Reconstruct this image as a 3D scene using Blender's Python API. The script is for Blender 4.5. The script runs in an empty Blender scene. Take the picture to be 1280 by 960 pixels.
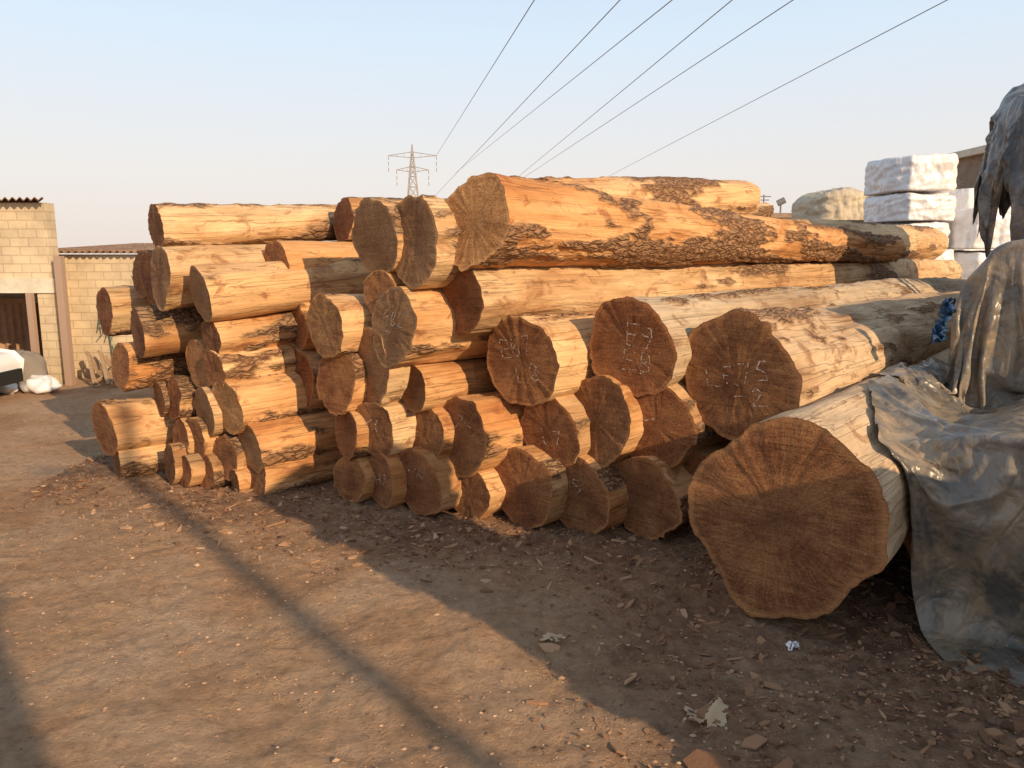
import bpy, math, random, time
from mathutils import Vector, Matrix, noise
random.seed(7)
U=1.4   # metres per layout unit
scene=bpy.context.scene
D=bpy.data
def link(o):
    scene.collection.objects.link(o); return o
def sm(a,b,x):
    t=max(0.,min(1.,(x-a)/(b-a))); return t*t*(3-2*t)
def nz(x,y,z=0.): return noise.noise(Vector((x,y,z)))

# ---------------------------------------------------------------- node helper
class NT:
    def __init__(s,name):
        s.m=D.materials.new(name); s.m.use_nodes=True; s.t=s.m.node_tree
        s.b=s.t.nodes['Principled BSDF']; s.out=s.t.nodes['Material Output']
        s.b.inputs['Specular IOR Level'].default_value=.25
    def n(s,typ,**k):
        nd=s.t.nodes.new(typ)
        for a,v in k.items():
            if a.startswith('_'): nd.inputs[int(a[1:])].default_value=v
            else: setattr(nd,a,v)
        return nd
    def l(s,a,b): s.t.links.new(a,b)
    def vec(s,scale=(1,1,1),rand=True,kind='Object'):
        tc=s.n('ShaderNodeTexCoord'); mp=s.n('ShaderNodeMapping'); mp.inputs['Scale'].default_value=scale
        s.l(tc.outputs[kind],mp.inputs['Vector'])
        if rand:
            oi=s.n('ShaderNodeObjectInfo'); mu=s.n('ShaderNodeMath',operation='MULTIPLY',_1=37.)
            s.l(oi.outputs['Random'],mu.inputs[0]); ad=s.n('ShaderNodeVectorMath',operation='ADD')
            s.l(mp.outputs[0],ad.inputs[0]); s.l(mu.outputs[0],ad.inputs[1]); return ad.outputs[0]
        return mp.outputs[0]
    def noise(s,vec,scale,detail=5,rough=.55,dist=0.):
        nd=s.n('ShaderNodeTexNoise'); nd.inputs['Scale'].default_value=scale; nd.inputs['Detail'].default_value=detail
        nd.inputs['Roughness'].default_value=rough; nd.inputs['Distortion'].default_value=dist
        if vec: s.l(vec,nd.inputs['Vector'])
        return nd.outputs['Fac']
    def ramp(s,fac,stops):
        nd=s.n('ShaderNodeValToRGB'); els=nd.color_ramp.elements
        els.remove(els[1])
        f=lambda c:(c,c,c,1) if isinstance(c,(int,float)) else (*c,1)
        els[0].position=stops[0][0]; els[0].color=f(stops[0][1])
        for p,c in stops[1:]:
            e=els.new(p); e.color=f(c)
        s.l(fac,nd.inputs[0]); return nd.outputs[0]
    def mix(s,fac,a,b,mode='MIX'):
        nd=s.n('ShaderNodeMix',data_type='RGBA',blend_type=mode)
        for i,v in ((0,fac),(6,a),(7,b)):
            sock=nd.inputs[i]
            if hasattr(v,'is_output'): s.l(v,sock)
            elif isinstance(v,(int,float)): sock.default_value=v if i==0 else (v,v,v,1)
            else: sock.default_value=(*v,1)
        return nd.outputs[2]
    def math(s,op,a,b=0.):
        nd=s.n('ShaderNodeMath',operation=op)
        for i,v in enumerate((a,b)):
            if hasattr(v,'is_output'): s.l(v,nd.inputs[i])
            else: nd.inputs[i].default_value=v
        return nd.outputs[0]
    def attr(s,name):
        nd=s.n('ShaderNodeAttribute'); nd.attribute_name=name; return nd.outputs['Fac']
    def bump(s,h,strength=.5,dist=.02,prev=None):
        nd=s.n('ShaderNodeBump'); nd.inputs['Strength'].default_value=strength; nd.inputs['Distance'].default_value=dist
        s.l(h,nd.inputs['Height'])
        if prev: s.l(prev,nd.inputs['Normal'])
        return nd.outputs[0]
    def done(s,col,nrm=None,rough=.85):
        if hasattr(col,'is_output'): s.l(col,s.b.inputs['Base Color'])
        else: s.b.inputs['Base Color'].default_value=(*col,1)
        if nrm: s.l(nrm,s.b.inputs['Normal'])
        if hasattr(rough,'is_output'): s.l(rough,s.b.inputs['Roughness'])
        else: s.b.inputs['Roughness'].default_value=rough
        return s.m

def wood_side(name,c1,c2,c3,bk=(.18,.095,.05),bl=(.46,.29,.17)):
    s=NT(name)
    v=s.vec((1,1,.35)); vg=s.vec((1,1,.05)); vb=s.vec((1,1,.42))
    n1=s.noise(v,2.2,5,.6,.4); base=s.ramp(n1,[(.3,c3),(.43,c2),(.56,c1),(.72,tuple(min(1,x*1.22) for x in c1))])
    g=s.noise(vg,38,4,.65,.3); base=s.mix(1.,base,s.ramp(g,[(.3,.72),(.5,.97),(.7,1.1)]),'MULTIPLY')
    cr=s.noise(s.vec((1,1,.035)),9,3,.5,.8); crk=s.ramp(cr,[(.488,1.),(.5,.4),(.512,1.)])
    base=s.mix(.8,base,crk,'MULTIPLY')
    sp=s.noise(s.vec((1,1,.6)),6,5,.72,.6); base=s.mix(s.ramp(sp,[(.54,0.),(.64,.7)]),base,(c3[0]*.65,c3[1]*.55,c3[2]*.5))
    # distorted plates for the bark that is left
    dn=s.n('ShaderNodeTexNoise'); dn.inputs['Scale'].default_value=9; dn.inputs['Detail'].default_value=3; s.l(vb,dn.inputs['Vector'])
    dv=s.n('ShaderNodeVectorMath',operation='SCALE'); s.l(dn.outputs['Color'],dv.inputs[0]); dv.inputs['Scale'].default_value=.18
    da=s.n('ShaderNodeVectorMath',operation='ADD'); s.l(vb,da.inputs[0]); s.l(dv.outputs[0],da.inputs[1])
    vo=s.n('ShaderNodeTexVoronoi',feature='DISTANCE_TO_EDGE'); vo.inputs['Scale'].default_value=17; s.l(da.outputs[0],vo.inputs['Vector'])
    bn=s.noise(vb,26,5,.75)
    bark=s.mix(s.ramp(bn,[(.35,0.),(.62,1.)]),bk,bl)
    bark=s.mix(s.ramp(vo.outputs['Distance'],[(0,.8),(.10,0.)]),bark,tuple(x*.4 for x in bk))
    at=s.attr('bark'); col=s.mix(at,base,bark)
    oi=s.n('ShaderNodeObjectInfo'); col=s.mix(1.,col,s.ramp(oi.outputs['Random'],[(0,(.84,.82,.80)),(.5,(1,1,1)),(1,(1.0,.88,.77))]),'MULTIPLY')
    hb=s.math('ADD',s.math('MULTIPLY',bn,1.1),s.ramp(vo.outputs['Distance'],[(0,0.),(.2,.8)]))
    hg=s.math('ADD',s.math('MULTIPLY',g,.35),s.math('MULTIPLY',sp,.8))
    hg=s.math('ADD',hg,s.math('MULTIPLY',crk,.25))
    h=s.mix(at,hg,hb)
    return s.done(col,s.bump(h,.9,.03),.8)
def wood_end(name,lo,hi,):
    s=NT(name); tc=s.n('ShaderNodeTexCoord'); sp=s.n('ShaderNodeSeparateXYZ'); s.l(tc.outputs['Object'],sp.inputs[0])
    cb=s.n('ShaderNodeCombineXYZ'); s.l(sp.outputs[0],cb.inputs[0]); s.l(sp.outputs[1],cb.inputs[1])
    wb=s.n('ShaderNodeTexNoise'); wb.inputs['Scale'].default_value=2.2; s.l(s.vec((1,1,1)),wb.inputs['Vector'])
    ws=s.n('ShaderNodeVectorMath',operation='SCALE'); s.l(wb.outputs['Color'],ws.inputs[0]); ws.inputs['Scale'].default_value=.16
    wa=s.n('ShaderNodeVectorMath',operation='ADD'); s.l(cb.outputs[0],wa.inputs[0]); s.l(ws.outputs[0],wa.inputs[1])
    wc=s.n('ShaderNodeVectorMath',operation='SUBTRACT'); s.l(wa.outputs[0],wc.inputs[0]); wc.inputs[1].default_value=(.08,.08,0)
    wm=s.n('ShaderNodeVectorMath',operation='MULTIPLY'); s.l(wc.outputs[0],wm.inputs[0]); wm.inputs[1].default_value=(1,1,0)
    ln=s.n('ShaderNodeVectorMath',operation='LENGTH'); s.l(wm.outputs[0],ln.inputs[0]); r=ln.outputs['Value']
    nm=s.n('ShaderNodeVectorMath',operation='NORMALIZE'); s.l(wm.outputs[0],nm.inputs[0])
    sc=s.n('ShaderNodeVectorMath',operation='SCALE'); s.l(nm.outputs[0],sc.inputs[0]); sc.inputs['Scale'].default_value=16
    oi=s.n('ShaderNodeObjectInfo'); rr=s.math('ADD',s.math('MULTIPLY',r,6.),s.math('MULTIPLY',oi.outputs['Random'],40.))
    c2=s.n('ShaderNodeCombineXYZ'); s.l(rr,c2.inputs[2]); ad=s.n('ShaderNodeVectorMath',operation='ADD'); s.l(sc.outputs[0],ad.inputs[0]); s.l(c2.outputs[0],ad.inputs[1])
    rad=s.noise(ad.outputs[0],1.6,5,.8,.2)
    rg=s.math('MULTIPLY',r,40.)
    c3=s.n('ShaderNodeCombineXYZ'); s.l(rg,c3.inputs[0]); ring=s.noise(c3.outputs[0],1.3,4,.75)
    rot=s.n('ShaderNodeMapping'); s.l(cb.outputs[0],rot.inputs[0]); ro=s.n('ShaderNodeCombineXYZ'); s.l(s.math('MULTIPLY',oi.outputs['Random'],6.),ro.inputs[2]); s.l(ro.outputs[0],rot.inputs['Rotation'])
    rot.inputs['Scale'].default_value=(1.6,26,1); saw=s.noise(rot.outputs[0],1.,4,.7,.4)
    big=s.noise(s.vec((1,1,1)),3.2,5,.65)
    k=s.math('ADD',s.math('MULTIPLY',rad,.36),s.math('MULTIPLY',ring,.22)); k=s.math('ADD',k,s.math('MULTIPLY',saw,.16)); k=s.math('ADD',k,s.math('MULTIPLY',big,.36))
    mid=tuple((a+b)/2*.95 for a,b in zip(lo,hi))
    col=s.ramp(k,[(.43,tuple(x*.55 for x in lo)),(.50,lo),(.58,mid),(.70,hi)])
    fine=s.noise(s.vec((1,1,1)),80,2,.7); col=s.mix(1.,col,s.ramp(fine,[(.3,.68),(.7,1.25)]),'MULTIPLY')
    crk=s.ramp(rad,[(.30,.4),(.37,1.)]); col=s.mix(1.,col,crk,'MULTIPLY')
    rim=s.attr('rim'); col=s.mix(s.ramp(rim,[(.91,0.),(.965,.5),(1.,.2)]),col,tuple(x*1.1 for x in hi))
    col=s.mix(1.,col,s.ramp(oi.outputs['Random'],[(0,(1.05,.9,.8)),(.5,(.9,.9,.9)),(1,(1.2,1.12,1.0))]),'MULTIPLY')
    h=s.math('ADD',s.math('MULTIPLY',rad,.6),s.math('MULTIPLY',saw,.9)); h=s.math('ADD',h,s.math('MULTIPLY',fine,.45))
    return s.done(col,s.bump(h,1.,.028),.85)
M_side=[wood_side('debarked_orange_wood',(.66,.40,.195),(.55,.29,.12),(.40,.175,.068)),
        wood_side('debarked_pale_wood',(.71,.50,.285),(.59,.365,.185),(.42,.22,.10)),
        wood_side('weathered_wood',(.58,.45,.305),(.49,.355,.225),(.36,.225,.13))]
M_end=[wood_end('log_end_dark',(.205,.082,.036),(.48,.24,.105)),wood_end('log_end_tan',(.31,.155,.068),(.58,.345,.17))]
s=NT('chalk'); M_chalk=s.done(s.ramp(s.noise(s.vec(),30,3),[(.35,(.34,.22,.14)),(.65,(.66,.58,.52))]),None,.95)

# ---------------------------------------------------------------- ground height
def front_d(x,y): return (4.55-.33*x-y)/1.05
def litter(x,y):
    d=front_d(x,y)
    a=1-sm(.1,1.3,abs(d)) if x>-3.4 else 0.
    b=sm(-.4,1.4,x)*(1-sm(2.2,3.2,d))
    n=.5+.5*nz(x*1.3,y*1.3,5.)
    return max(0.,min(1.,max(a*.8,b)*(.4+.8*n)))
def gh(x,y):
    w=1-sm(8,14,math.hypot(x,y-4))
    if w<=0: return 0.
    L=litter(x,y)
    h=.035*nz(x*.7,y*.7,1.)+.018*nz(x*3,y*3,2.)+.013*nz(x*9,y*9,3.)+.010*nz(x*20,y*20,7.)+L*(.035*abs(nz(x*6,y*6,4.))+.016*nz(x*20,y*20,9))
    return h*w-.02
def mesh(name,verts,faces,mats,mi=None,smooth=True,attrs=None,mat4=None,scale=True):
    me=D.meshes.new(name)
    if scale: verts=[(v[0]*U,v[1]*U,v[2]*U) for v in verts]
    me.from_pydata(verts,[],faces)
    for m in mats: me.materials.append(m)
    if mi: me.polygons.foreach_set('material_index',mi)
    if smooth is True: me.polygons.foreach_set('use_smooth',[True]*len(faces))
    elif isinstance(smooth,list): me.polygons.foreach_set('use_smooth',smooth)
    for k,vals in (attrs or {}).items():
        a=me.attributes.new(k,'FLOAT','POINT'); a.data.foreach_set('value',vals)
    o=link(D.objects.new(name,me))
    if mat4 is not None: o.matrix_world=mat4
    me.update(); return o

# ---------------------------------------------------------------- logs
def log(c,r,L,yaw=45,pitch=0,seed=0,na=56,nl=60,taper=.12,bark=.3,side=0,end=0,name='timber_log',lobe=.06,slant=None,bend=.04,marks=None):
    rnd=random.Random(seed*13+1)
    y,p=math.radians(yaw+rnd.uniform(-1.,1.)),math.radians(pitch)
    d=Vector((math.sin(y)*math.cos(p),math.cos(y)*math.cos(p),math.sin(p)))
    x=Vector((0,0,1)).cross(d).normalized(); yy=d.cross(x)
    M=Matrix((x,yy,d)).transposed().to_4x4(); M.translation=Vector(c)*U
    so=seed*7.31+3
    sx,sy=slant if slant else (rnd.uniform(-.14,.14),rnd.uniform(-.12,.12))
    bx,by=rnd.uniform(-1,1)*bend,rnd.uniform(-.5,.5)*bend
    V=[];F=[];MI=[];SM=[];AB=[];AR=[]
    th=.78-bark*.72
    for j in range(nl+1):
        t=(j/nl)**1.35; z=t*L
        R=r*(1-taper*t)*(1+.035*math.exp(-z/.35))
        ox,oy=bx*math.sin(math.pi*t),by*math.sin(math.pi*t)
        for i in range(na):
            a=2*math.pi*i/na; ca,sa=math.cos(a),math.sin(a)
            rr=R*(1+lobe*1.7*nz(ca*.9+so,sa*.9,z*.35)+lobe*.7*nz(ca*2.3+so,sa*2.3,z*.8+9))
            rr+=r*.05*nz(ca*4+so,sa*4,z*2.2)
            q=nz(ca*r*4+so,sa*r*4,z*.9+20)*.55+.5+.16*nz(ca*r*16+so,sa*r*16,z*5)+.07*nz(ca*r*40+so,sa*r*40,z*12)
            b=sm(th-.01,th+.03,q) if bark>0 else 0.
            if b>0:
                f=noise.voronoi(Vector((ca*r*15+so,sa*r*15,z*6)))[0]
                rr+=b*(.010+.016*min(.6,(f[1]-f[0]))+.008*nz(ca*r*30+so,sa*r*30,z*14))
            rr+=.0025*nz(ca*r*40+so,sa*r*40,z*14)
            if j==0: rr*=1+.025*nz(ca*12+so,sa*12,3)
            X,Y=ca*rr,sa*rr
            V.append((X+ox,Y+oy,z+(sx*X+sy*Y)*(1-t)+(.006*nz(ca*9,sa*9,so) if j==0 else 0)))
            AB.append(b); AR.append(1.)
    for j in range(nl):
        for i in range(na):
            k=(i+1)%na; F.append((j*na+i,j*na+k,(j+1)*na+k,(j+1)*na+i)); MI.append(0); SM.append(True)
    def cap(base,flip,nr):
        ring=[V[base+i] for i in range(na)]
        cx=sum(v[0] for v in ring)/na; cy=sum(v[1] for v in ring)/na; cz=sum(v[2] for v in ring)/na
        s0=len(V)
        for q in range(nr):
            fr=1-q/nr
            for i in range(na):
                v=ring[i]; X=cx+(v[0]-cx)*fr; Y=cy+(v[1]-cy)*fr
                Z=cz+(v[2]-cz)*fr
                if q: Z+=.008*r/.25*nz(X*4/r*.25+so,Y*4/r*.25,0)+.003*nz(X*30,Y*30,so)
                V.append((X,Y,Z)); AB.append(0.); AR.append(fr)
        V.append((cx,cy,cz)); AB.append(0.); AR.append(0.); cc=len(V)-1
        for q in range(nr):
            for i in range(na):
                k=(i+1)%na; a=s0+q*na+i; b=s0+q*na+k
                f=(a,s0+(q+1)*na+i,s0+(q+1)*na+k,b) if q<nr-1 else (a,cc,b)
                F.append(f[::-1] if flip else f); MI.append(1); SM.append(True)
    cap(0,False,12); cap(nl*na,True,4)
    o=mesh(name,V,F,[M_side[side],M_end[end]],MI,SM,{'bark':AB,'rim':AR},M)
    if marks:
        cv=[];cf=[]
        w=.0058; sh=rnd.uniform(-.25,.25); ro=rnd.uniform(-.15,.25)
        for st in marks:
            pts=[]
            for px_,py_ in st:
                u_,v_=px_+sh*py_+rnd.uniform(-.035,.035),py_+rnd.uniform(-.035,.035); u_,v_=u_*math.cos(ro)-v_*math.sin(ro),u_*math.sin(ro)+v_*math.cos(ro)
                pts.append((-u_*r,v_*r))
            fine=[]
            for (a,b) in zip(pts,pts[1:]):
                n=max(2,int(math.hypot(b[0]-a[0],b[1]-a[1])/.008))
                for q in range(n): fine.append((a[0]+(b[0]-a[0])*q/n+.006*nz(a[0]*30+q*.3,a[1]*20,so),a[1]+(b[1]-a[1])*q/n+.006*nz(a[1]*30+q*.3,a[0]*20,so)))
            fine.append(pts[-1])
            for q in range(len(fine)-1):
                if rnd.random()<.38: continue
                a,b=fine[q],fine[q+1]; dx,dy=b[0]-a[0],b[1]-a[1]; l=math.hypot(dx,dy)+1e-6
                nx,ny=-dy/l*w*rnd.uniform(.2,.7),dx/l*w*rnd.uniform(.2,.7)
                b0=len(cv)
                for (qx,qy) in ((a[0]+nx,a[1]+ny),(a[0]-nx,a[1]-ny),(b[0]-nx,b[1]-ny),(b[0]+nx,b[1]+ny)):
                    cv.append((qx,qy,sx*qx+sy*qy-.007-.008*r/.25*.3))
                cf.append((b0,b0+1,b0+2,b0+3))
        m=mesh('chalk_mark',cv,cf,[M_chalk],smooth=False); m.parent=o
    return o
def glyph(ch,ox,oy,w,h):
    G={'E':[[(1,1),(0,1),(0,0),(1,0)],[(0,.5),(.8,.5)]],'B':[[(0,0),(0,1),(.7,.9),(.7,.6),(0,.5),(.8,.4),(.8,.1),(0,0)]],
       'L':[[(0,1),(0,0),(1,0)]],'7':[[(0,1),(1,1),(.3,0)]],'9':[[(.9,.6),(.2,.6),(.1,.9),(.8,1),(.9,.6),(.5,0)]],
       '8':[[(.5,.5),(.1,.75),(.5,1),(.9,.75),(.5,.5),(.1,.2),(.5,0),(.9,.2),(.5,.5)]],'2':[[(0,.8),(.4,1),(.9,.8),(0,0),(1,0)]],
       'X':[[(0,0),(1,1)],[(0,1),(1,0)]],'H':[[(0,0),(0,1)],[(1,0),(1,1)],[(0,.5),(1,.5)]],'-':[[(0,.5),(1,.55)]],'S':[[(1,.9),(.3,1),(0,.7),(.9,.35),(.7,0),(0,.1)]]}
    return [[(ox+a*w,oy+b*h) for a,b in st] for st in G[ch]]
def text(tx,ox,oy,w,h):
    r=[]
    for i,ch in enumerate(tx):
        if ch!=' ': r+=glyph(ch,ox+i*w*1.35,oy,w,h)
    return r
MK={19:text('982',-.4,.05,.25,.4)+text('-',-.4,-.2,.4,.2),21:text('EB7',-.45,.1,.25,.42)+text('L8',-.2,-.5,.28,.4),22:text('E9',-.1,.05,.25,.4)+text('EB',-.1,-.5,.28,.42),
    23:text('LE7S',-.55,-.05,.22,.32)+text('-2',-.1,-.4,.22,.25),33:text('-',-.5,.1,.5,.2),35:text('H7',-.3,-.2,.35,.45),
    36:text('-X',-.4,.2,.3,.3),30:text('7-',-.4,.2,.3,.35),31:text('L7',-.2,-.4,.28,.4),27:text('XX',-.6,.0,.35,.4),39:text('-S',-.4,.1,.25,.35)}
# id, x,y,z (centre of near end), radius, length, yaw, pitch, bark, side, end
T=[(1,-2.46,5.45,1.80,.135,9,45,3,.38,1,0),(2,-2.43,5.39,1.46,.205,7,45,3.5,.1,1,1),(3,-2.06,5.14,1.35,.18,7,45,3.5,.06,0,1),
(4,-2.68,5.52,1.05,.17,6,45,2,.22,0,0),(5,-2.04,5.22,1.05,.13,6,45,2.5,.15,0,0),(6,-2.03,5.22,.83,.13,6,45,2,.12,1,0),
(7,-3.16,6.01,1.18,.18,6,45,1,.3,1,0),(8,-2.90,5.67,.79,.17,6,45,1,.22,0,0),(9,-1.95,5.19,.58,.185,6,45,1.5,.15,0,1),(10,-1.79,5.14,.31,.17,6,45,1,.1,0,1),(11,-1.76,5.13,.10,.14,6,45,0,.05,0,0),
(12,-3.01,5.58,.33,.20,6,45,0,.2,1,0),(13,-2.93,5.56,.09,.12,6,45,0,.1,1,0),(101,-2.80,5.90,1.47,.17,6,45,1,.2,0,0),(102,-2.65,5.72,1.43,.18,6,45,1,.3,1,0),
(103,-2.63,5.67,.54,.12,6,45,0,.2,0,0),(104,-2.47,5.54,.58,.14,6,45,0,.3,0,0),(105,-2.40,5.47,.28,.14,6,45,0,.2,0,0),(106,-2.21,5.41,.85,.17,6,45,0,.2,0,1),(107,-2.17,5.35,.51,.18,6,45,0,.1,1,1),
(108,-2.27,5.39,.31,.15,6,45,0,.2,0,0),(109,-2.01,5.26,.20,.15,6,45,0,.1,0,0),(110,-2.18,5.31,.09,.12,6,45,0,.1,0,0),(111,-2.47,5.41,.12,.14,6,45,0,.1,0,0),(112,-2.32,5.31,.09,.11,6,45,0,.1,0,0),(113,-1.92,5.18,.05,.09,6,45,0,.1,0,0),
(14,-.85,4.83,1.71,.23,9,45,0,.2,0,1),(15,-.58,4.60,1.68,.255,9,45,.5,.12,1,1),(16,-.22,4.47,1.79,.245,6.5,45,-1.0,.38,0,1),(17,-.82,4.82,1.36,.15,8,45,0,.2,0,1),(18,-1.20,4.95,1.15,.20,8,45,0,.2,1,1),
(19,-.72,4.65,1.17,.24,8,45,0,.12,0,1),(20,-.30,4.60,1.35,.21,9.2,45,0,.22,1,0),(21,.05,4.53,.99,.26,8,45,0,.2,1,0),(22,.67,4.33,1.10,.27,9,43,0,.12,2,0),(23,1.20,4.04,.95,.325,8.4,41,0,.18,2,0),
(24,-.93,4.90,.90,.27,8,45,0,.2,1,1),(25,-1.15,4.97,.79,.20,8,45,0,.2,0,0),(26,-.62,4.76,.78,.14,8,45,0,.1,0,0),(27,-.88,4.84,.50,.18,8,45,0,.1,1,0),(28,-1.09,4.95,.46,.16,8,45,0,.1,0,0),
(29,-.55,4.78,.48,.18,8,45,0,.1,0,0),(30,-.31,4.65,.50,.235,8,45,0,.25,0,0),(31,.22,4.53,.57,.22,8,45,0,.2,1,0),(32,.49,4.44,.64,.25,8,44,0,.1,0,0),(33,.82,4.28,.64,.24,8,43,0,.1,1,0),
(34,-1.08,4.95,.15,.15,8,45,0,.1,0,0),(35,-.85,4.83,.17,.17,8,45,0,.1,0,0),(36,-.59,4.70,.19,.20,8,45,0,.1,0,0),(37,-.27,4.64,.14,.17,8,45,0,.1,0,0),(38,.06,4.53,.21,.235,8,45,0,.1,0,0),
(39,.39,4.42,.20,.23,8,44,0,.1,0,0),(40,.75,4.30,.22,.24,8,43,0,.1,0,0),(41,1.03,4.32,.32,.18,8,43,0,.1,0,0),(42,1.15,3.22,.46,.445,5,42,0,.0,2,0),
(201,-.19,6.95,2.12,.13,2.3,45,3.5,.5,0,0),(202,.2,5.9,1.93,.21,3.0,45,4.5,.35,1,0),(203,-1.3,6.1,1.88,.16,5,45,.5,.4,0,0),
(205,-1.7,5.6,1.5,.2,6,45,0,.2,0,0),(206,-1.6,5.6,1.1,.22,6,45,0,.2,0,0),(207,-1.55,5.5,.7,.22,6,45,0,.2,0,0),(208,-.2,5.3,1.45,.2,6,45,0,.2,0,0),
# logs lying under the tarpaulins
(301,2.06,3.02,.43,.42,5,42,0,0,2,0),(302,2.93,2.66,.43,.42,5,42,0,0,2,0),(303,3.95,2.52,.42,.42,5,42,0,0,2,0),
(304,2.92,4.26,1.28,.40,4,42,0,0,2,0),(305,3.62,3.68,1.28,.40,4,42,0,0,2,0),(306,4.3,3.1,1.26,.40,4,42,0,0,2,0)]
def addlog(row):
    (i,x,y,z,r,L,yw,pt,bk,sd,en)=row
    near=i in (16,20,21,22,23,32,33,38,39,40,15,19)
    na,nl=(96,190) if near else (56,60)
    if i==42: na,nl=160,120
    if i==16: na,nl=120,300
    if i>300: na,nl=40,30
    if i<14: nl=110
    return log((x,y,z),r,L,yw,pt,i,na,nl,.46 if i==16 else (.06 if i==20 else .1),bk,sd,en,
        lobe=.13 if i in(23,42) else (.10 if r>.2 else .08),
        slant=(.03,.03) if i==42 else ((.10,-.02) if i==23 else None),marks=MK.get(i))
FIRST=(42,23,301,302,303,304,305,306)
COL=[addlog(r) for r in T if r[0] in FIRST]

# ---------------------------------------------------------------- tarp materials
def tarp_mat(name,c1,c2,dirt,rough=.42,cre=.6,dirtamt=.8,cs_=1.):
    s=NT(name); v=s.vec((1,1,1)); vz=s.vec((1,1,.4))
    n=s.noise(vz,1.8,5,.6,.8); col=s.ramp(n,[(.38,c2),(.56,c1)])
    col=s.mix(s.ramp(s.noise(v,2.6,7,.72,.5),[(.45,0.),(.64,dirtamt)]),col,dirt)
    def cr(vv,sc,d):   # sharp crease lines
        return s.math('ABSOLUTE',s.math('SUBTRACT',s.noise(vv,sc,1.5,.5,d),.5))
    c1_=s.math('MULTIPLY',cr(vz,2.6*cs_,.9),3.); c2_=s.math('MULTIPLY',cr(v,6*cs_,.7),1.3); c3_=s.math('MULTIPLY',cr(s.vec((1,1.6,.7)),14*cs_,.5),.45)
    h=s.math('ADD',s.math('ADD',c1_,c2_),c3_)
    s.b.inputs['Specular IOR Level'].default_value=.5
    return s.done(col,s.bump(h,cre,.07),rough)
M_tarp=tarp_mat('grey_tarpaulin',(.20,.175,.15),(.085,.076,.066),(.37,.27,.17),.34,.38)
M_black=tarp_mat('black_plastic',(.08,.08,.085),(.025,.025,.025),(.2,.17,.14),.35,.3)
M_white=tarp_mat('white_wrap',(.80,.80,.82),(.70,.70,.74),(.62,.58,.54),.35,.25,.5)
M_tan=tarp_mat('tan_tarp',(.55,.46,.33),(.42,.35,.26),(.5,.42,.3),.7,.4)

# ---------------------------------------------------------------- simulated tarpaulins
V=[(-10,-10,-.03),(20,-10,-.03),(20,20,-.03),(-10,20,-.03)]
floor=mesh('floor_tmp',V,[(0,1,2,3)],[],smooth=False); COL.append(floor)
for o in COL:
    m=o.modifiers.new('col','COLLISION')
    o.collision.thickness_outer=.012; o.collision.cloth_friction=20
def cloth(name,fn,nu,nv,z,mat,seed,pin=None):
    V=[];F=[];PG=[]
    for j in range(nv+1):
        for i in range(nu+1):
            x,y=fn(i/nu,j/nv); k=0. if (pin and i<3) else 1.
            V.append((x,y,z(x,y)+k*(.03*nz(x*3+seed,y*3,1)+.012*nz(x*9+seed,y*9,2))))
            if pin and pin(i,j,x,y): PG.append(len(V)-1)
    for j in range(nv):
        for i in range(nu): F.append((j*(nu+1)+i,j*(nu+1)+i+1,(j+1)*(nu+1)+i+1,(j+1)*(nu+1)+i))
    o=mesh(name,V,F,[mat])
    c=o.modifiers.new('cloth','CLOTH'); st=c.settings
    st.quality=5; st.mass=.35; st.tension_stiffness=20; st.compression_stiffness=20; st.shear_stiffness=6; st.bending_stiffness=.25
    st.tension_damping=6; st.compression_damping=6; st.shear_damping=6; st.bending_damping=.6; st.air_damping=1.5
    st.shrink_min=-.09
    if PG:
        vg=o.vertex_groups.new(name='tied_edge'); vg.add(PG,1.,'REPLACE'); st.vertex_group_mass='tied_edge'
    c.collision_settings.distance_min=.014; c.collision_settings.collision_quality=3; c.collision_settings.friction=20
    c.point_cache.frame_start=1; c.point_cache.frame_end=60
    return o
def lerp_tab(tab,y):
    if y<=tab[0][0]: return tab[0][1]
    for (a,xa),(b,xb) in zip(tab,tab[1:]):
        if y<=b: return xa+(xb-xa)*(y-a)/(b-a)
    return tab[-1][1]
def fA(u,v):
    y=1.75+v*3.75; xl=lerp_tab([(1.7,1.42),(2.85,1.54),(3.3,1.60),(4.0,1.86),(5.1,2.80),(5.6,3.2)],y); xr=3.75
    return xl+(xr-xl)*u,y
def zA(x,y):
    if y<3.0: return .93
    d=(x-1.15)*.743-(y-3.22)*.669   # distance right of the big log's axis
    s_=.46+.47*math.sqrt(max(.05,1-(d/.49)**2))+.012
    return s_+( .95-s_)*sm(.30,.62,d) if d>-.2 else .93
def ap(a,p): return (a*.67+p*.743,a*.743-p*.67)
def fB(u,v):
    a=4.25+v*2.9; p=-1.95+u*3.1
    return ap(a,p)
CA=cloth('grey_tarpaulin',fA,120,175,zA,M_tarp,1,lambda i,j,x,y:i==0 and 3.15<y<5.2 and j%9<4)
CB=cloth('grey_tarpaulin',fB,112,106,lambda x,y:1.76,M_tarp,5)
scene.frame_start=1; scene.frame_end=60
t0=time.time()
for f in range(1,47):
    scene.frame_set(f)
    if time.time()-t0>100: break
dg=bpy.context.evaluated_depsgraph_get()
for o in (CA,CB):
    me=D.meshes.new_from_object(o.evaluated_get(dg)); o.modifiers.clear(); o.data=me
    me.polygons.foreach_set('use_smooth',[True]*len(me.polygons))
    sb=o.modifiers.new('subsurf','SUBSURF'); sb.levels=1; sb.render_levels=1
for o in COL: o.modifiers.clear()
D.objects.remove(floor)
scene.frame_set(1)

for r in T:
    if r[0] not in FIRST: addlog(r)

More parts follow.
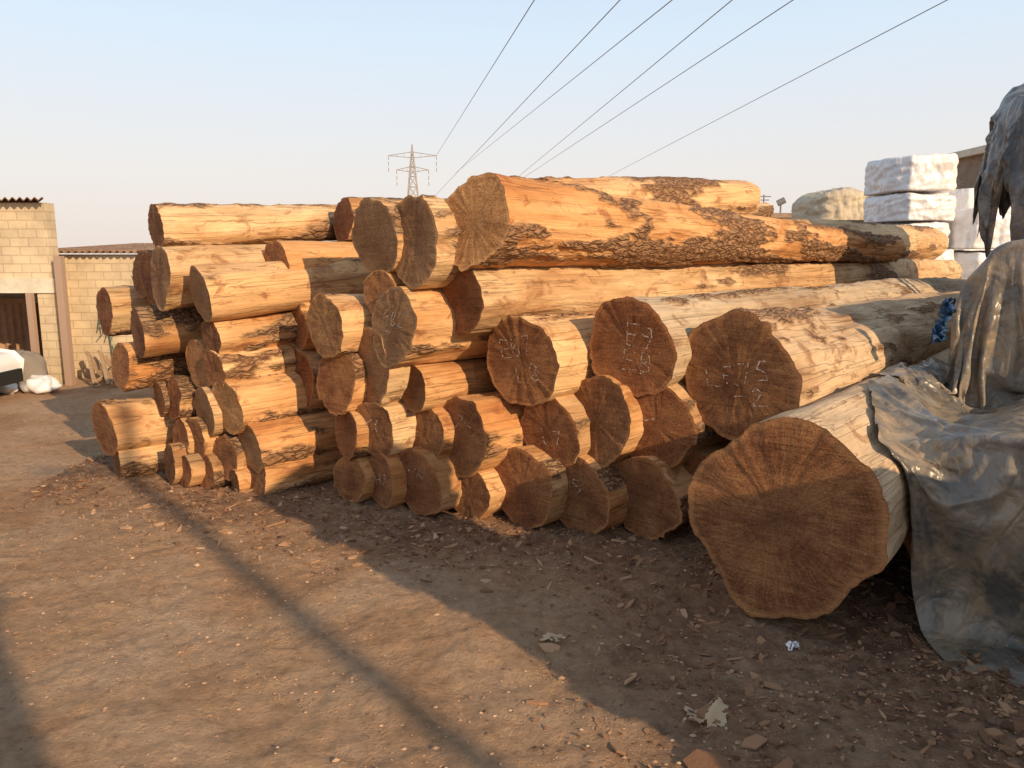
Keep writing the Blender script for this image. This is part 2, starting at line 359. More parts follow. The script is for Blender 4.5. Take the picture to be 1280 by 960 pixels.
# ---------------------------------------------------------------- ground
s=NT('sandy_dirt'); v=s.vec((1,1,1),False)
a=s.ramp(s.noise(v,.8,6,.6,.5),[(.35,(.52,.295,.165)),(.5,(.64,.40,.24)),(.65,(.70,.48,.32))])
a=s.mix(1.,a,s.ramp(s.noise(v,14,6,.7),[(.3,.68),(.5,1.),(.7,1.2)]),'MULTIPLY')
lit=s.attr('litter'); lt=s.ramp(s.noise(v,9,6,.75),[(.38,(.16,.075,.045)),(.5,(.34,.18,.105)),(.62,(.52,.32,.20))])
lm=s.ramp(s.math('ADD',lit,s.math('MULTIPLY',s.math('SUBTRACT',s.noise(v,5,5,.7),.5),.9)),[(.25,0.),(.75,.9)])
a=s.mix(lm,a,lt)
vo=s.n('ShaderNodeTexVoronoi'); vo.inputs['Scale'].default_value=42; s.l(v,vo.inputs['Vector'])
pb=s.ramp(vo.outputs['Distance'],[(.15,1.),(.4,0.)])
pm=s.math('MULTIPLY',pb,s.ramp(s.noise(v,7,3),[(.5,0.),(.62,1.)]))
h=s.math('ADD',s.math('MULTIPLY',s.noise(v,26,7,.78),1.7),s.math('MULTIPLY',pm,.4)); h=s.math('ADD',h,s.math('MULTIPLY',s.noise(v,6,4,.6),1.6))
M_ground=s.done(a,s.bump(h,1.,.06),.95)
N=430; cs=[]
for i in range(N+1):
    q=2*i/N-1; cs.append(5.2*q+ (700 if q>0 else -700)*abs(q)**9)
V=[];A=[]
for j in range(N+1):
    yv=cs[j]+4
    for i in range(N+1):
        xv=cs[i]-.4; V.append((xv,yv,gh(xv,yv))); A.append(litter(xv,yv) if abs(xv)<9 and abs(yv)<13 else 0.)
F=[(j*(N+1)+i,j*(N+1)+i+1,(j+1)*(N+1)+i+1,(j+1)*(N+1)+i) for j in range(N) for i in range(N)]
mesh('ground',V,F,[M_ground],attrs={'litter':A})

# debris
s=NT('bark_chips'); at=s.attr('tone')
M_chip=s.done(s.ramp(at,[(0,(.10,.048,.028)),(.4,(.27,.14,.075)),(.75,(.42,.25,.145)),(1.,(.58,.42,.28))]),s.bump(s.noise(s.vec(rand=False),60,4),.5,.01),.9)
V=[];F=[];A=[]
def chip(x,y,size,asp,tone,tilt=.35,zoff=0.):
    a=random.uniform(0,6.28); n=random.choice((4,5,5,6)); z=gh(x,y)+size*.12+zoff
    tx,ty=random.gauss(0,tilt),random.gauss(0,tilt); th=size*random.uniform(.08,.22); b=len(V)
    rs=[random.uniform(.5,1.2) for _ in range(n)]
    for lv in (1,-1):
        for i in range(n):
            q=6.283*i/n; lx,ly=math.cos(q)*size*rs[i],math.sin(q)*size*asp*rs[i]
            X=lx*math.cos(a)-ly*math.sin(a); Y=lx*math.sin(a)+ly*math.cos(a)
            V.append((x+X,y+Y,z+tx*lx+ty*ly+lv*th*(.5+.3*random.random()))); A.append(tone)
    F.append(tuple(range(b,b+n))); F.append(tuple(range(b+2*n-1,b+n-1,-1)))
    for i in range(n):
        k=(i+1)%n; F.append((b+i,b+n+i,b+n+k,b+k))
c=0
while c<19000:
    x=random.uniform(-4.2,2.6); y=random.uniform(1.7,6.6)
    if abs(x/y)>.85: continue
    L_=litter(x,y)
    if random.random()>L_**1.3+.015: continue
    sz=min(.008+.042*L_,.0035+random.expovariate(1/.0070)); chip(x,y,sz,random.uniform(.25,.8),min(.9,max(0,random.gauss(.38,.2)))); c+=1
for (x,y,sz,asp,tn) in [(.72,2.52,.10,.5,.35),(.45,2.75,.07,.3,.8),(.16,3.0,.06,.5,.7),(.62,2.25,.09,.6,.2),(1.0,2.7,.06,.5,.6),(.55,3.4,.05,.4,.6),(.8,2.35,.07,.6,.5),(.5,2.2,.06,.5,.7),(.9,2.9,.05,.3,.8),(.1,2.6,.05,.3,.5),(.85,2.2,.08,.5,.4),(.35,2.35,.06,.4,.6)]:
    chip(x,y,sz,asp,tn,.3)
for _ in range(160):
    x=random.uniform(-2.4,1.4); y=4.55-.33*x-random.uniform(-.05,1.1); chip(x,y,random.uniform(.02,.05),random.uniform(.12,.4),random.uniform(.1,.9),.3)
mesh('wood_chip_debris',V,F,[M_chip],smooth=False,attrs={'tone':A})
s=NT('gravel_stone'); M_st=s.done(s.ramp(s.attr('tone'),[(0,(.26,.145,.085)),(.8,(.50,.31,.19)),(1,(.54,.38,.25))]),None,.9)
V=[];F=[];A=[]
ico=[(0,0,1),(.9,0,.3),(.3,.85,.3),(-.72,.53,.3),(-.72,-.53,.3),(.28,-.85,.3),(0,0,-.6)]
icf=[(0,1,2),(0,2,3),(0,3,4),(0,4,5),(0,5,1),(6,2,1),(6,3,2),(6,4,3),(6,5,4),(6,1,5)]
for _ in range(16000):
    x=random.uniform(-5,2.6); y=random.uniform(1.7,8)
    if nz(x*1.1,y*1.1,30)<-.1 and random.random()<.75: continue
    sz=min(.022,.003+random.expovariate(1/.0028)); b=len(V); z=gh(x,y); a=random.uniform(0,6.28); t=random.random()
    for p in ico:
        k=random.uniform(.75,1.2)*sz; V.append((x+(p[0]*math.cos(a)-p[1]*math.sin(a))*k,y+(p[0]*math.sin(a)+p[1]*math.cos(a))*k*.8,z+p[2]*k*.6)); A.append(t)
    F+= [tuple(b+q for q in f) for f in icf]
mesh('gravel',V,F,[M_st],smooth=False,attrs={'tone':A})

# ---------------------------------------------------------------- modelled covers (packages, background)
def rid(x,y,z): return 1-2.6*abs(nz(x,y,z))
def drape(name,poly,H,mat,z0=0.,flare=.12,fold=.10,seed=1,n=220,nt=40,ns=50,rag=0.,wr=.02,smooth_it=3,topn=.06,ff=3.,Hf=None,close=False,rnd_e=.06,hem=0.):
    P=[Vector(p) for p in poly]
    if sum(P[i].x*P[(i+1)%len(P)].y-P[(i+1)%len(P)].x*P[i].y for i in range(len(P)))<0: P=P[::-1]
    c=sum(P,Vector((0,0)))/len(P)
    for _ in range(smooth_it):
        Q=[]
        for i in range(len(P)):
            a,b=P[i],P[(i+1)%len(P)]; Q+=[a*.8+b*.2,a*.2+b*.8]
        P=Q
    seg=[(P[(i+1)%len(P)]-P[i]).length for i in range(len(P))]; tot=sum(seg); B=[]
    i=0;acc=0.
    for k in range(n):
        t=tot*k/n
        while acc+seg[i]<t: acc+=seg[i]; i+=1
        B.append(P[i].lerp(P[(i+1)%len(P)],(t-acc)/seg[i]))
    V=[];F=[];nrm=[]
    for k in range(n):
        d=(B[(k+3)%n]-B[k-3]).normalized(); nrm.append(Vector((d.y,-d.x)))
    def folds(k,t):
        b=B[k]; ca,sa=b.x,b.y
        wx=.16*nz(ca*1.7,sa*1.7,t*1.8+seed)
        ca+=wx; sa-=wx
        f1=rid(ca*ff*.5+seed,sa*ff*.5,t*.35); f2=rid(ca*ff*1.3+seed,sa*ff*1.3,t*.6+4); f3=rid(ca*ff*3.2+seed,sa*ff*3.2,t*1.1+8)
        return f1*.75+f2*.45,f3
    def HH(x,y): return (Hf(x,y) if Hf else H)+topn*nz(x*1.1+seed,y*1.1,seed)+wr*(rid(x*2.2+y*.8+seed,y*1.2,2)+.6*rid(x*6+seed,y*2.5-x*2,5)+.3*rid(x*9-y*7+seed,y*9,5))
    for q in range(nt):
        fr=q/nt
        for k in range(n):
            p=c.lerp(B[k],fr**.8); a,b=folds(k,0.)
            V.append((p.x,p.y,HH(p.x,p.y)-rnd_e*fr**6+(a*.22*fold+b*wr*.5)*fr**5))
    for q in range(ns+1):
        t=q/ns
        for k in range(n):
            b,nn=B[k],nrm[k]; ca,sa=b.x,b.y
            a0,b0_=folds(k,0.); top=HH(b.x,b.y)-rnd_e+a0*.22*fold+b0_*wr*.5
            zb=z0+rag*(.4+nz(ca*1.6,sa*1.6,seed+.5)+.7*nz(ca*4,sa*4,seed)+.15*nz(ca*17,sa*17,seed))+hem*max(0,nz(ca*3,sa*3,seed+3))
            if rag: zb=min(zb,top-.1)
            a1,b1=folds(k,t)
            off=flare*t**1.6+fold*(t**.6)*(a1)+wr*b1*min(1,t*4)
            off+=wr*1.3*rid(ca*2.5+t*3,sa*2.5-t*2,t*3+seed)*min(1,t*5)+wr*.5*rid(ca*7+t*5,sa*7+t*4,t*6+seed)*min(1,t*5)
            off+=rnd_e*.7*(1-(1-min(1,t*5))**2)
            V.append((b.x+nn.x*off,b.y+nn.y*off,top+(zb-top)*t))
    rows=nt+ns+1
    for j in range(rows-1):
        for k in range(n):
            l=(k+1)%n; F.append((j*n+k,(j+1)*n+k,(j+1)*n+l,j*n+l))
    if close: F.append(tuple((rows-1)*n+k for k in range(n-1,-1,-1)))
    return mesh(name,V,F,[mat])
drape('grey_tarpaulin',[(2.15,1.0),(3.0,-.2),(4.6,.8),(3.1,1.6)],1.62,M_tarp,seed=12,ff=5)  # unseen covered stack off to the right, added to shade the ground by the pile
drape('black_plastic_sheet',[(4.2,6.75),(5.3,5.7),(6.8,7.5),(5.3,8.8)],3.05,M_black,z0=1.95,flare=.02,fold=.12,rag=1.0,seed=21,n=900,ns=60,wr=.015,topn=.25,ff=2.6,rnd_e=.05,
      Hf=lambda x,y:2.86+.42*(x-4.2))
s=NT('blue_sheet'); M_blue=s.done((.02,.06,.14),None,.6)
V=[];F=[]
for j in range(25):
    for i in range(13):
        t=j/24;u=i/12
        x,y=2.44+u*.05+.06*nz(u*4,t*5,1)-t*.06,4.36+.06*nz(u*5,t*6,2); V.append((x,y,1.36-.24*t+.04*nz(u*6,t*3,3)))
for j in range(24):
    for i in range(12): F.append((j*13+i,j*13+i+1,(j+1)*13+i+1,(j+1)*13+i))
mesh('blue_plastic_sheet',V,F,[M_blue])
def pack(x0,x1,y0,y1,z0,z1,seed,mat=M_white,name='wrapped_lumber_package'):
    r=random.Random(seed); dx=r.uniform(-.07,.07)
    drape(name,[(x0+dx,y0),(x1+dx,y0+r.uniform(-.08,.08)),(x1+dx,y1),(x0+dx,y1)],z1-.02,mat,z0=z0,flare=-.02,fold=.018,seed=seed,n=200,nt=16,ns=20,wr=.014,topn=.05,smooth_it=1,ff=2.5,close=True,rnd_e=.015)
lv=[0,.55,1.15,1.72,2.18,2.66,3.27]
for k in range(6):
    pack(6.32,7.42,13,14.4,lv[k],lv[k+1]-.03,40+k)
for k,(a,b) in enumerate([(0,.6),(.6,1.15),(1.15,1.72),(1.72,2.42)]): pack(7.55,8.45,13.1,14.4,a,b-.03,60+k)
pack(7.35,8.2,14.8,16,2.6,3.40,77)
pack(7.3,8.25,14.8,16,0,2.56,78)
pack(8.6,9.6,15.2,16.6,0,2.9,79)

# ---------------------------------------------------------------- boxes / buildings
def boxm(name,lo,hi,mat,parent=None,skew=0.):
    x0,y0,z0=lo;x1,y1,z1=hi; k=skew*(y1-y0)
    V=[(x0,y0,z0),(x1,y0,z0),(x1+k,y1,z0),(x0+k,y1,z0),(x0,y0,z1),(x1,y0,z1),(x1+k,y1,z1),(x0+k,y1,z1)]
    F=[(0,3,2,1),(4,5,6,7),(0,1,5,4),(1,2,6,5),(2,3,7,6),(3,0,4,7)]
    o=mesh(name,V,F,[mat],smooth=False)
    if parent: o.parent=parent
    return o
def empty(name,loc=(0,0,0)):
    e=D.objects.new(name,None); link(e); return e
def block_mat(name,c1,c2,mor,sc=1.,bw=.4,rh=.2):
    s=NT(name); tc=s.n('ShaderNodeTexCoord'); sp=s.n('ShaderNodeSeparateXYZ'); s.l(tc.outputs['Object'],sp.inputs[0])
    cb=s.n('ShaderNodeCombineXYZ'); s.l(s.math('ADD',sp.outputs[0],sp.outputs[1]),cb.inputs[0]); s.l(sp.outputs[2],cb.inputs[1])
    br=s.n('ShaderNodeTexBrick'); s.l(cb.outputs[0],br.inputs['Vector']); br.inputs['Scale'].default_value=sc
    br.inputs['Color1'].default_value=(*c1,1);br.inputs['Color2'].default_value=(*c2,1);br.inputs['Mortar'].default_value=(*mor,1)
    br.inputs['Brick Width'].default_value=bw;br.inputs['Row Height'].default_value=rh;br.inputs['Mortar Size'].default_value=.01
    v=s.vec(rand=False); col=s.mix(1.,br.outputs['Color'],s.ramp(s.noise(v,1.3,6,.7),[(.3,.72),(.6,1.1)]),'MULTIPLY')
    h=s.math('SUBTRACT',s.math('MULTIPLY',s.noise(v,20,4),.4),s.math('MULTIPLY',br.outputs['Fac'],.6))
    return s.done(col,s.bump(h,.5,.015),.9)
M_blk=block_mat('concrete_block',(.62,.50,.34),(.55,.44,.30),(.46,.36,.25),1.,.32,.15)
M_brk=block_mat('brown_brick',(.30,.22,.15),(.24,.17,.12),(.3,.25,.2),1.,.25,.09)
s=NT('cement_render'); M_cem=s.done(s.ramp(s.noise(s.vec(rand=False),3,6,.7),[(.3,(.50,.44,.35)),(.7,(.72,.66,.55))]),None,.9)
s=NT('rusty_corrugated_iron'); M_rust=s.done(s.ramp(s.noise(s.vec(rand=False),4,6,.7),[(.35,(.16,.075,.04)),(.6,(.32,.20,.12)),(.75,(.36,.33,.3))]),None,.7)
s=NT('interior_shade_paint'); M_dark=s.done((.03,.027,.024),None,.9)  # near-black colour standing in for the shade inside openings
s=NT('steel_post'); M_steel=s.done((.36,.25,.19),None,.6)
s=NT('dark_metal'); M_met=s.done((.20,.19,.19),None,.5)
def corrug(name,x0,x1,y0,y1,z0,z1,mat,parent,amp=.018,wl=.09,th=.012,skew=0.):
    n=int((x1-x0)/wl*6); V=[];F=[]; k=skew*(y1-y0)
    for i in range(n+1):
        x=x0+(x1-x0)*i/n; w=amp*math.sin(2*math.pi*(x-x0)/wl)
        V+=[(x,y0,z0+w),(x+k,y1,z1+w),(x,y0,z0+w-th),(x+k,y1,z1+w-th)]
    for i in range(n):
        a=4*i;b=a+4; F+=[(a,b,b+1,a+1),(a+2,a+3,b+3,b+2),(a,a+2,b+2,b)]
    o=mesh(name,V,F,[mat],smooth=False); o.parent=parent; return o
# garage building (left); its plan is a parallelogram
g=empty('block_warehouse')
boxm('front_wall_upper',(-12,9.8,1.32),(-5.78,10.0,2.25),M_blk,g)
boxm('lintel',(-12,9.77,1.14),(-5.76,10.003,1.32),M_cem,g)
boxm('pier',(-5.98,9.80,-.05),(-5.78,10.0,1.14),M_blk,g)
boxm('far_pier',(-12,9.80,-.05),(-8.6,10.0,1.14),M_blk,g)
boxm('side_wall',(-6.0,10.0,-.05),(-5.80,14.5,2.25),M_blk,g,-.66)
boxm('back_wall',(-14,14.5,-.05),(-8.8,14.7,2.25),M_blk,g)
boxm('door_post',(-6.07,9.70,-.05),(-6.0,9.767,1.14),M_steel,g)
boxm('outer_post',(-5.68,9.70,-.05),(-5.59,9.79,1.6),M_steel,g)
corrug('roof',-12.2,-5.68,9.62,14.8,2.29,2.40,M_rust,g,skew=-.66)
s=NT('container_paint'); M_cont=s.done(s.ramp(s.noise(s.vec(rand=False),2,6,.7),[(.3,(.24,.12,.07)),(.7,(.48,.32,.2))]),None,.6)
ct=empty('shipping_container'); V=[];F=[]
n=60
for i in range(n+1):
    x=-8.6+1.6*i/n; w=.03 if (i//2)%2 else 0.; V+=[(x,11.3+w,.02),(x,11.3+w,.92)]
for i in range(n): F.append((2*i,2*i+2,2*i+3,2*i+1))
o=mesh('corrugated_side',V,F,[M_cont],smooth=False); o.parent=ct
boxm('top_rail',(-8.62,11.26,.92),(-7.0,11.4,1.0),M_cont,ct); boxm('corner_post',(-7.0,11.26,.0),(-6.93,11.34,.92),M_cont,ct); boxm('bottom_rail',(-8.62,11.26,-.03),(-7.0,11.33,.04),M_cont,ct)
g=empty('block_shed')
boxm('front_wall_left',(-5.42,10.3,-.05),(-4.98,10.5,1.62),M_blk,g)
boxm('front_wall_below',(-4.98,10.3,-.05),(-4.74,10.5,1.36),M_blk,g)
boxm('front_wall_above',(-4.98,10.3,1.52),(-4.74,10.5,1.62),M_blk,g)
boxm('front_wall_right',(-4.74,10.3,-.05),(-2.8,10.5,1.62),M_blk,g)
boxm('window_shade_panel',(-4.98,10.43,1.36),(-4.74,10.47,1.52),M_dark,g)  # panel painted dark for the shade inside the window
boxm('window_sill',(-5.0,10.27,1.335),(-4.72,10.298,1.36),M_cem,g)
boxm('side_wall',(-6.2,10.5,-.05),(-6.0,13,1.62),M_blk,g,-.6)
boxm('wall_return',(-6.25,10.302,-.05),(-5.422,10.5,1.62),M_blk,g)
corrug('roof',-6.3,-2.6,10.15,13.2,1.66,1.80,M_rust,g)
g=empty('brick_building')
boxm('front_wall',(13.6,22,0),(15.0,22.3,4.5),M_brk,g); boxm('front_wall_right',(16.2,22,0),(24,22.3,4.5),M_brk,g); boxm('lintel_wall',(15.0,22,2.6),(16.2,22.3,4.5),M_brk,g)
boxm('side_wall',(13.6,22.3,0),(13.9,28,4.5),M_brk,g); boxm('roof_slab',(13.4,21.8,4.5),(24.2,28.2,4.7),M_cem,g); boxm('door_shade_panel',(15,22.8,0),(16.2,22.9,2.6),M_dark,g)  # last box: sheet painted dark for the shade behind the doorway
g=empty('low_concrete_building')
boxm('walls',(13,44,0),(19,50,3.7),M_cem,g); boxm('parapet',(12.8,43.8,3.7),(19.2,50.2,3.95),M_brk,g); boxm('dark_window_panel',(14.2,43.97,2.4),(15.2,44.1,3.2),M_dark,g); boxm('dark_window_panel_b',(16.6,43.97,2.4),(17.6,44.1,3.2),M_dark,g)  # no real openings: dark panels paint in the shade of the windows
def tube(a,b,r,V,F,n=5):
    a,b=Vector(a),Vector(b); d=(b-a).normalized(); x=d.orthogonal().normalized(); y=d.cross(x); s0=len(V)
    for p in (a,b):
        for i in range(n):
            q=6.2832*i/n; V.append(tuple(p+(x*math.cos(q)+y*math.sin(q))*r))
    for i in range(n): F.append((s0+i,s0+(i+1)%n,s0+n+(i+1)%n,s0+n+i))
V=[];F=[]
tube((14.6,46,3.9),(14.6,46,5.1),.04,V,F); tube((14.2,46,5.0),(15,46,5.0),.03,V,F); tube((14.3,46,4.8),(14.9,46,4.8),.03,V,F)
tube((15.6,46,3.9),(15.6,46,4.7),.05,V,F); tube((15.4,46,4.6),(15.8,45.9,4.8),.18,V,F,8)
mesh('roof_antenna',V,F,[M_met],smooth=False)
s=NT('sawn_planks'); M_plank=s.done(s.mix(s.noise(s.vec((.3,6,6)),3,4),(.26,.17,.10),(.42,.29,.18)),None,.85)
def planks(name,x0,x1,y0,y1,z1,layers):
    V=[];F=[]; R=random.Random(int(x0*10))
    hz=z1/layers
    for l in range(layers):
        z=l*hz; gap=.25 if l%4==3 else .06
        a=x0+R.uniform(-.06,.06); b=x1+R.uniform(-.06,.06)
        for k in range(max(1,int((y1-y0)/.3))):
            ya=y0+k*.3; s0=len(V)
            for (X,Y,Z) in [(a,ya,z),(b,ya,z),(b,ya+.28,z),(a,ya+.28,z),(a,ya,z+hz*(1-gap)),(b,ya,z+hz*(1-gap)),(b,ya+.28,z+hz*(1-gap)),(a,ya+.28,z+hz*(1-gap))]: V.append((X,Y,Z))
            for f in [(0,3,2,1),(4,5,6,7),(0,1,5,4),(1,2,6,5),(2,3,7,6),(3,0,4,7)]: F.append(tuple(s0+i for i in f))
    return mesh(name,V,F,[M_plank],smooth=False)
planks('lumber_stack',7.0,9.2,18,19.8,2.45,26)
planks('lumber_stack',5.3,6.3,6.6,8.1,2.8,24)
planks('lumber_stack',10.4,12.8,20,21.5,2.3,22)
planks('lumber_stack',2.2,2.75,.35,1.0,2.45,22)  # tall narrow stack out of view, added to lengthen the ground shadow
drape('tan_tarpaulin',[(6.95,17.95),(8.3,17.95),(8.3,19.8),(6.95,19.8)],3.1,M_tan,z0=2.4,flare=.02,fold=.04,seed=31,n=140,nt=14,ns=18,wr=.03,Hf=lambda x,y:2.95+.15*math.sin((x-6.9)*2.2),smooth_it=2)
drape('tan_tarpaulin',[(8.35,17.95),(9.25,17.95),(9.25,19.8),(8.35,19.8)],3.05,M_white,z0=2.5,flare=.02,fold=.03,seed=32,n=120,nt=14,ns=14,wr=.02,smooth_it=2)

# ---------------------------------------------------------------- pylon, wires
V=[];F=[]
px,py=-13.7,110.; R_=.06
def hw(z): return 1.5-(1.5-.35)*min(1,z/13.5) if z<13.5 else .35*(1-(z-13.5)/3.4)
zs=[0,3,5.5,7.6,9.4,11,12.4,13.6,14.7,15.7,16.7]
for a,b in zip(zs,zs[1:]):
    A_,B_=hw(a),hw(b)
    ca=[(px+sx*A_,py+sy*A_,a) for sx,sy in((-1,-1),(1,-1),(1,1),(-1,1))]; cb=[(px+sx*B_,py+sy*B_,b) for sx,sy in((-1,-1),(1,-1),(1,1),(-1,1))]
    for i in range(4):
        j=(i+1)%4; tube(ca[i],cb[i],R_,V,F); tube(ca[i],cb[j],R_*.6,V,F); tube(ca[j],cb[i],R_*.6,V,F); tube(cb[i],cb[j],R_*.6,V,F)
for z,w in ((15.2,3.3),(13.3,2.2)):
    for sd in (-1,1):
        tube((px,py,z+.5),(px+sd*w,py,z),R_*.8,V,F); tube((px,py,z-.3),(px+sd*w,py,z),R_*.8,V,F)
        for q in (.35,.65): tube((px+sd*w*q,py,z+.5*(1-q)),(px+sd*w*q,py,z-.3*(1-q)),R_*.5,V,F)
        for q in (0,1,2): tube((px+sd*w,py,z-q*.8),(px+sd*w,py,z-.55-q*.8),R_*1.1,V,F)
s=NT('galvanised_steel'); M_galv=s.done((.34,.30,.28),None,.6)
mesh('transmission_tower',V,F,[M_galv],smooth=False)
W=[((-10.4,110,15.2),(.81,30,10.77),0),((-9.6,110,10.9),(3.92,30,10.77),-.8),((-4.4,110,15.5),(5.81,30,10.77),-.8),((0,110,11.7),(7.99,30,10.77),-.8),((1.65,110,12.3),(10.2,30,10.77),-.8),((13.8,110,12.7),(15.8,30,10.77),-.8)]
V=[];F=[]
for a,b,t0_ in W:
    a,b=Vector(a),Vector(b); tube(a+(b-a)*t0_,a+(b-a)*1.2,.020,V,F)
mesh('power_lines',V,F,[M_met],smooth=False)

# ---------------------------------------------------------------- small items, left
def blob(name,c,sx,sy,sz,mat,seed,parent=None,amp=.25):
    V=[];F=[];n=24;m=14
    for j in range(m+1):
        t=math.pi*j/m
        for i in range(n):
            p=2*math.pi*i/n; d=Vector((math.sin(t)*math.cos(p),math.sin(t)*math.sin(p),math.cos(t)))
            k=1+amp*noise.noise(d*1.7+Vector((seed,0,0)))+amp*.3*noise.noise(d*5+Vector((seed,0,0)))
            V.append((c[0]+d.x*sx*k,c[1]+d.y*sy*k,max(-.03,c[2]+d.z*sz*k)))
    for j in range(m):
        for i in range(n): F.append((j*n+i,(j+1)*n+i,(j+1)*n+(i+1)%n,j*n+(i+1)%n))
    o=mesh(name,V,F,[mat]); 
    if parent: o.parent=parent
    return o
s=NT('grey_sack'); M_gs=s.done((.22,.19,.16),s.bump(s.noise(s.vec(),12,5),.6,.03),.9)
blob('sack_heap',(-5.95,9.35,.16),.26,.22,.32,M_gs,2)
blob('white_sack',(-5.68,9.2,.06),.19,.16,.12,M_white,5,None,.5); blob('white_sack',(-6.05,9.1,.05),.14,.12,.08,M_white,7,None,.5)
V=[];F=[];R=random.Random(4)
for _ in range(26):
    a=Vector((-5.05+R.uniform(-.25,.3),9.75+R.uniform(-.3,.4),.02)); b=a+Vector((R.uniform(-.35,.35),R.uniform(.0,.3),R.uniform(.05,.38))); tube(a,b,R.uniform(.01,.03),V,F,4)
mesh('scrap_wood_heap',V,F,[M_plank],smooth=False)
s=NT('green_net'); M_grn=s.done(s.ramp(s.noise(s.vec(),14,4),[(.4,(.03,.12,.06)),(.6,(.35,.38,.32))]),None,.8)
V=[];F=[]
for _ in range(50):
    a=Vector((-5.3+R.gauss(0,.05),10.2+R.uniform(-.06,.05),.80+R.gauss(0,.06))); b=a+Vector((R.gauss(0,.05),0,-R.uniform(.04,.14))); tube(a,b,.007,V,F,4)
tube((-5.34,10.22,.9),(-5.28,10.22,0),.012,V,F)
mesh('green_netting_bundle',V,F,[M_grn],smooth=False)
s=NT('cardboard'); M_card=s.done((.46,.33,.21),None,.85)
def scrap(name,c,w,h,mat,seed,rise=.06):
    V=[];F=[];n=16
    for j in range(n+1):
        for i in range(n+1):
            u,t=i/n-.5,j/n-.5; e=1+.35*nz(u*5,t*5,seed)
            V.append((c[0]+u*w*e+.3*t*w,c[1]+t*h*e,gh(c[0],c[1])+.012+rise*max(0,.3+1.2*nz(u*2+seed,t*2,1))))
    for j in range(n):
        for i in range(n):
            if nz(i*.35,j*.35,seed*2.)+.25*(math.hypot(i-n/2,j-n/2)/n)>.28: continue
            F.append((j*(n+1)+i,j*(n+1)+i+1,(j+1)*(n+1)+i+1,(j+1)*(n+1)+i))
    return mesh(name,V,F,[mat])
scrap('torn_cardboard',(.68,2.50),.15,.12,M_card,3,.05); scrap('plastic_scrap',(1.17,3.0),.05,.05,M_white,6,.03); scrap('torn_cardboard',(.18,3.08),.10,.06,M_card,9,.02)
# white parked car, only its nose reaches into the view
s=NT('white_car_paint'); s.b.inputs['Specular IOR Level'].default_value=.5; M_car=s.done((.75,.75,.75),None,.25)
s=NT('car_glass'); M_gl=s.done((.03,.035,.04),None,.08)
s=NT('tyre'); M_ty=s.done((.02,.02,.02),None,.85)
car=empty('parked_car'); prof=[(0,.20),(0,.40),(.08,.48),(.75,.58),(1.15,.92),(2.0,.95),(2.5,.64),(2.95,.60),(3.0,.22)]
cx,cy,wd=-5.70,7.75,1.15; V=[];F=[]; n=len(prof)
for (off,ins) in ((0,.0),(.07,-.02),(wd-.07,-.02),(wd,.0)):
    for (a,z) in prof:
        side=.10 if z>.66 and off in(0,wd) else 0.
        yv=cy+off+(side if off==0 else -side if off==wd else (.08 if off<.5 else -.08) if z>.66 else 0.)
        V.append((cx-a,yv,z+(.0 if ins==0 else .02)))
for k in range(3):
    for i in range(n-1): F.append((k*n+i,k*n+i+1,(k+1)*n+i+1,(k+1)*n+i))
F.append(tuple(range(n))); F.append(tuple(range(4*n-1,3*n-1,-1)))
o=mesh('body',V,F,[M_car],smooth=False); o.parent=car
bv=o.modifiers.new('b','BEVEL'); bv.width=.06; bv.segments=4
boxm('bumper',(cx-.05,cy+.05,.17),(cx+.04,cy+wd-.05,.32),M_ty,car)
boxm('side_window',(cx-1.95,cy+.085,.68),(cx-1.15,cy+.10,.86),M_gl,car)
for wx in (.55,2.4):
    for wy in (cy-.01,cy+wd-.13):
        V=[];F=[]
        for yy_,rr in ((0,.17),(0,.235),(.14,.235),(.14,.17)):
            for i in range(28):
                q=6.2832*i/28; V.append((cx-wx+math.cos(q)*rr,wy+yy_,.22+math.sin(q)*rr))
        for k in range(3):
            for i in range(28): F.append((k*28+i,k*28+(i+1)%28,(k+1)*28+(i+1)%28,(k+1)*28+i))
        F.append(tuple(range(28))); F.append(tuple(range(111,83,-1)))
        o=mesh('wheel',V,F,[M_ty],smooth=False); o.parent=car
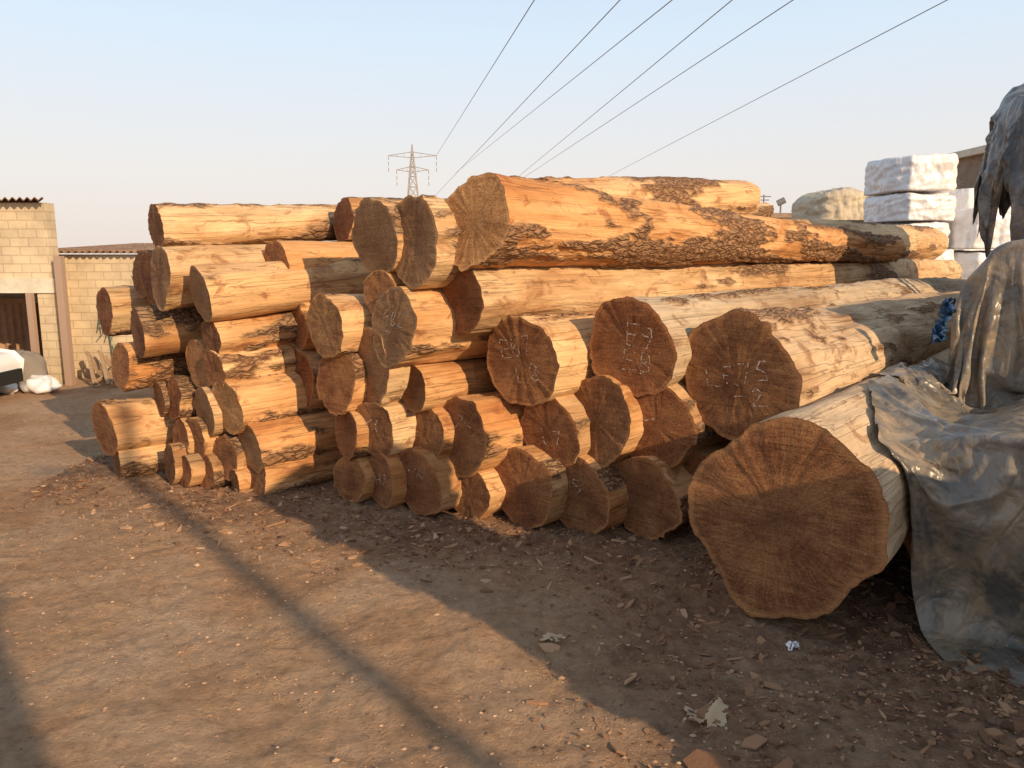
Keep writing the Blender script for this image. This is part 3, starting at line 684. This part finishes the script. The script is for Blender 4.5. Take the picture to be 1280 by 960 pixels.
# utility pole behind the photographer (its shadow crosses the yard)
V=[];F=[]; tube((8.0,-7.45,-.1),(8.0,-7.45,7.4),.055,V,F,12); tube((7.3,-7.45,6.9),(8.7,-7.45,6.9),.03,V,F,6)
mesh('utility_pole',V,F,[M_steel],smooth=False)
V=[];F=[]; tube((4.05,-4.75,-.1),(4.05,-4.75,4.2),.24,V,F,16); tube((4.05,-4.75,4.2),(4.05,-4.75,4.28),.30,V,F,16)  # pillar added out of view to cast a shadow like the photographer's
pl=mesh('shadow_pillar',V,F,[M_cem],smooth=False); blob('shadow_pillar_cap',(4.05,-4.75,4.45),.2,.2,.2,M_cem,3,pl,.02)

# ---------------------------------------------------------------- light, sky, camera
EL=math.radians(22); SX,SY=.64,-.768
w=D.worlds.new("World"); scene.world=w; w.use_nodes=True; nt=w.node_tree; bg=nt.nodes['Background']
sk=nt.nodes.new('ShaderNodeTexSky'); sk.sky_type='NISHITA'; sk.sun_disc=False; sk.sun_elevation=EL; sk.sun_rotation=math.atan2(SX,SY)
sk.air_density=1.; sk.dust_density=3.; sk.ozone_density=1.5
tc=nt.nodes.new('ShaderNodeTexCoord'); sp=nt.nodes.new('ShaderNodeSeparateXYZ'); nt.links.new(tc.outputs['Generated'],sp.inputs[0])
cr=nt.nodes.new('ShaderNodeValToRGB'); els=cr.color_ramp.elements
els[0].position=0.; els[0].color=(6.4,5.55,5.0,1); els[1].position=1.; els[1].color=(2.5,3.1,3.9,1)
for p_,c_ in ((.10,(6.2,5.85,5.6,1)),(.25,(5.2,6.0,6.8,1)),(.36,(4.3,5.4,6.6,1)),(.6,(3.2,4.0,4.9,1))):
    e=els.new(p_); e.color=c_
nt.links.new(sp.outputs[2],cr.inputs[0])
mx=nt.nodes.new('ShaderNodeMix'); mx.data_type='RGBA'; mx.inputs[0].default_value=.88
nt.links.new(sk.outputs[0],mx.inputs[6]); nt.links.new(cr.outputs[0],mx.inputs[7]); nt.links.new(mx.outputs[2],bg.inputs[0]); bg.inputs[1].default_value=.15
sl=D.lights.new("sun",'SUN'); sl.energy=5.; sl.angle=math.radians(.5); sl.color=(1,.73,.44)
so=link(D.objects.new("sun",sl)); so.rotation_euler=Vector((SX*math.cos(EL),SY*math.cos(EL),math.sin(EL))).to_track_quat('Z','Y').to_euler()
cd=D.cameras.new("camera"); co=link(D.objects.new("camera",cd)); cd.sensor_width=36; cd.lens=36*967/1280; cd.clip_end=3000; cd.clip_start=.05
co.location=(0,0,1.6*U); co.rotation_euler=(math.radians(90-9.4),0,0); scene.camera=co
scene.view_settings.view_transform='Standard'; scene.view_settings.look='None'; scene.view_settings.exposure=0
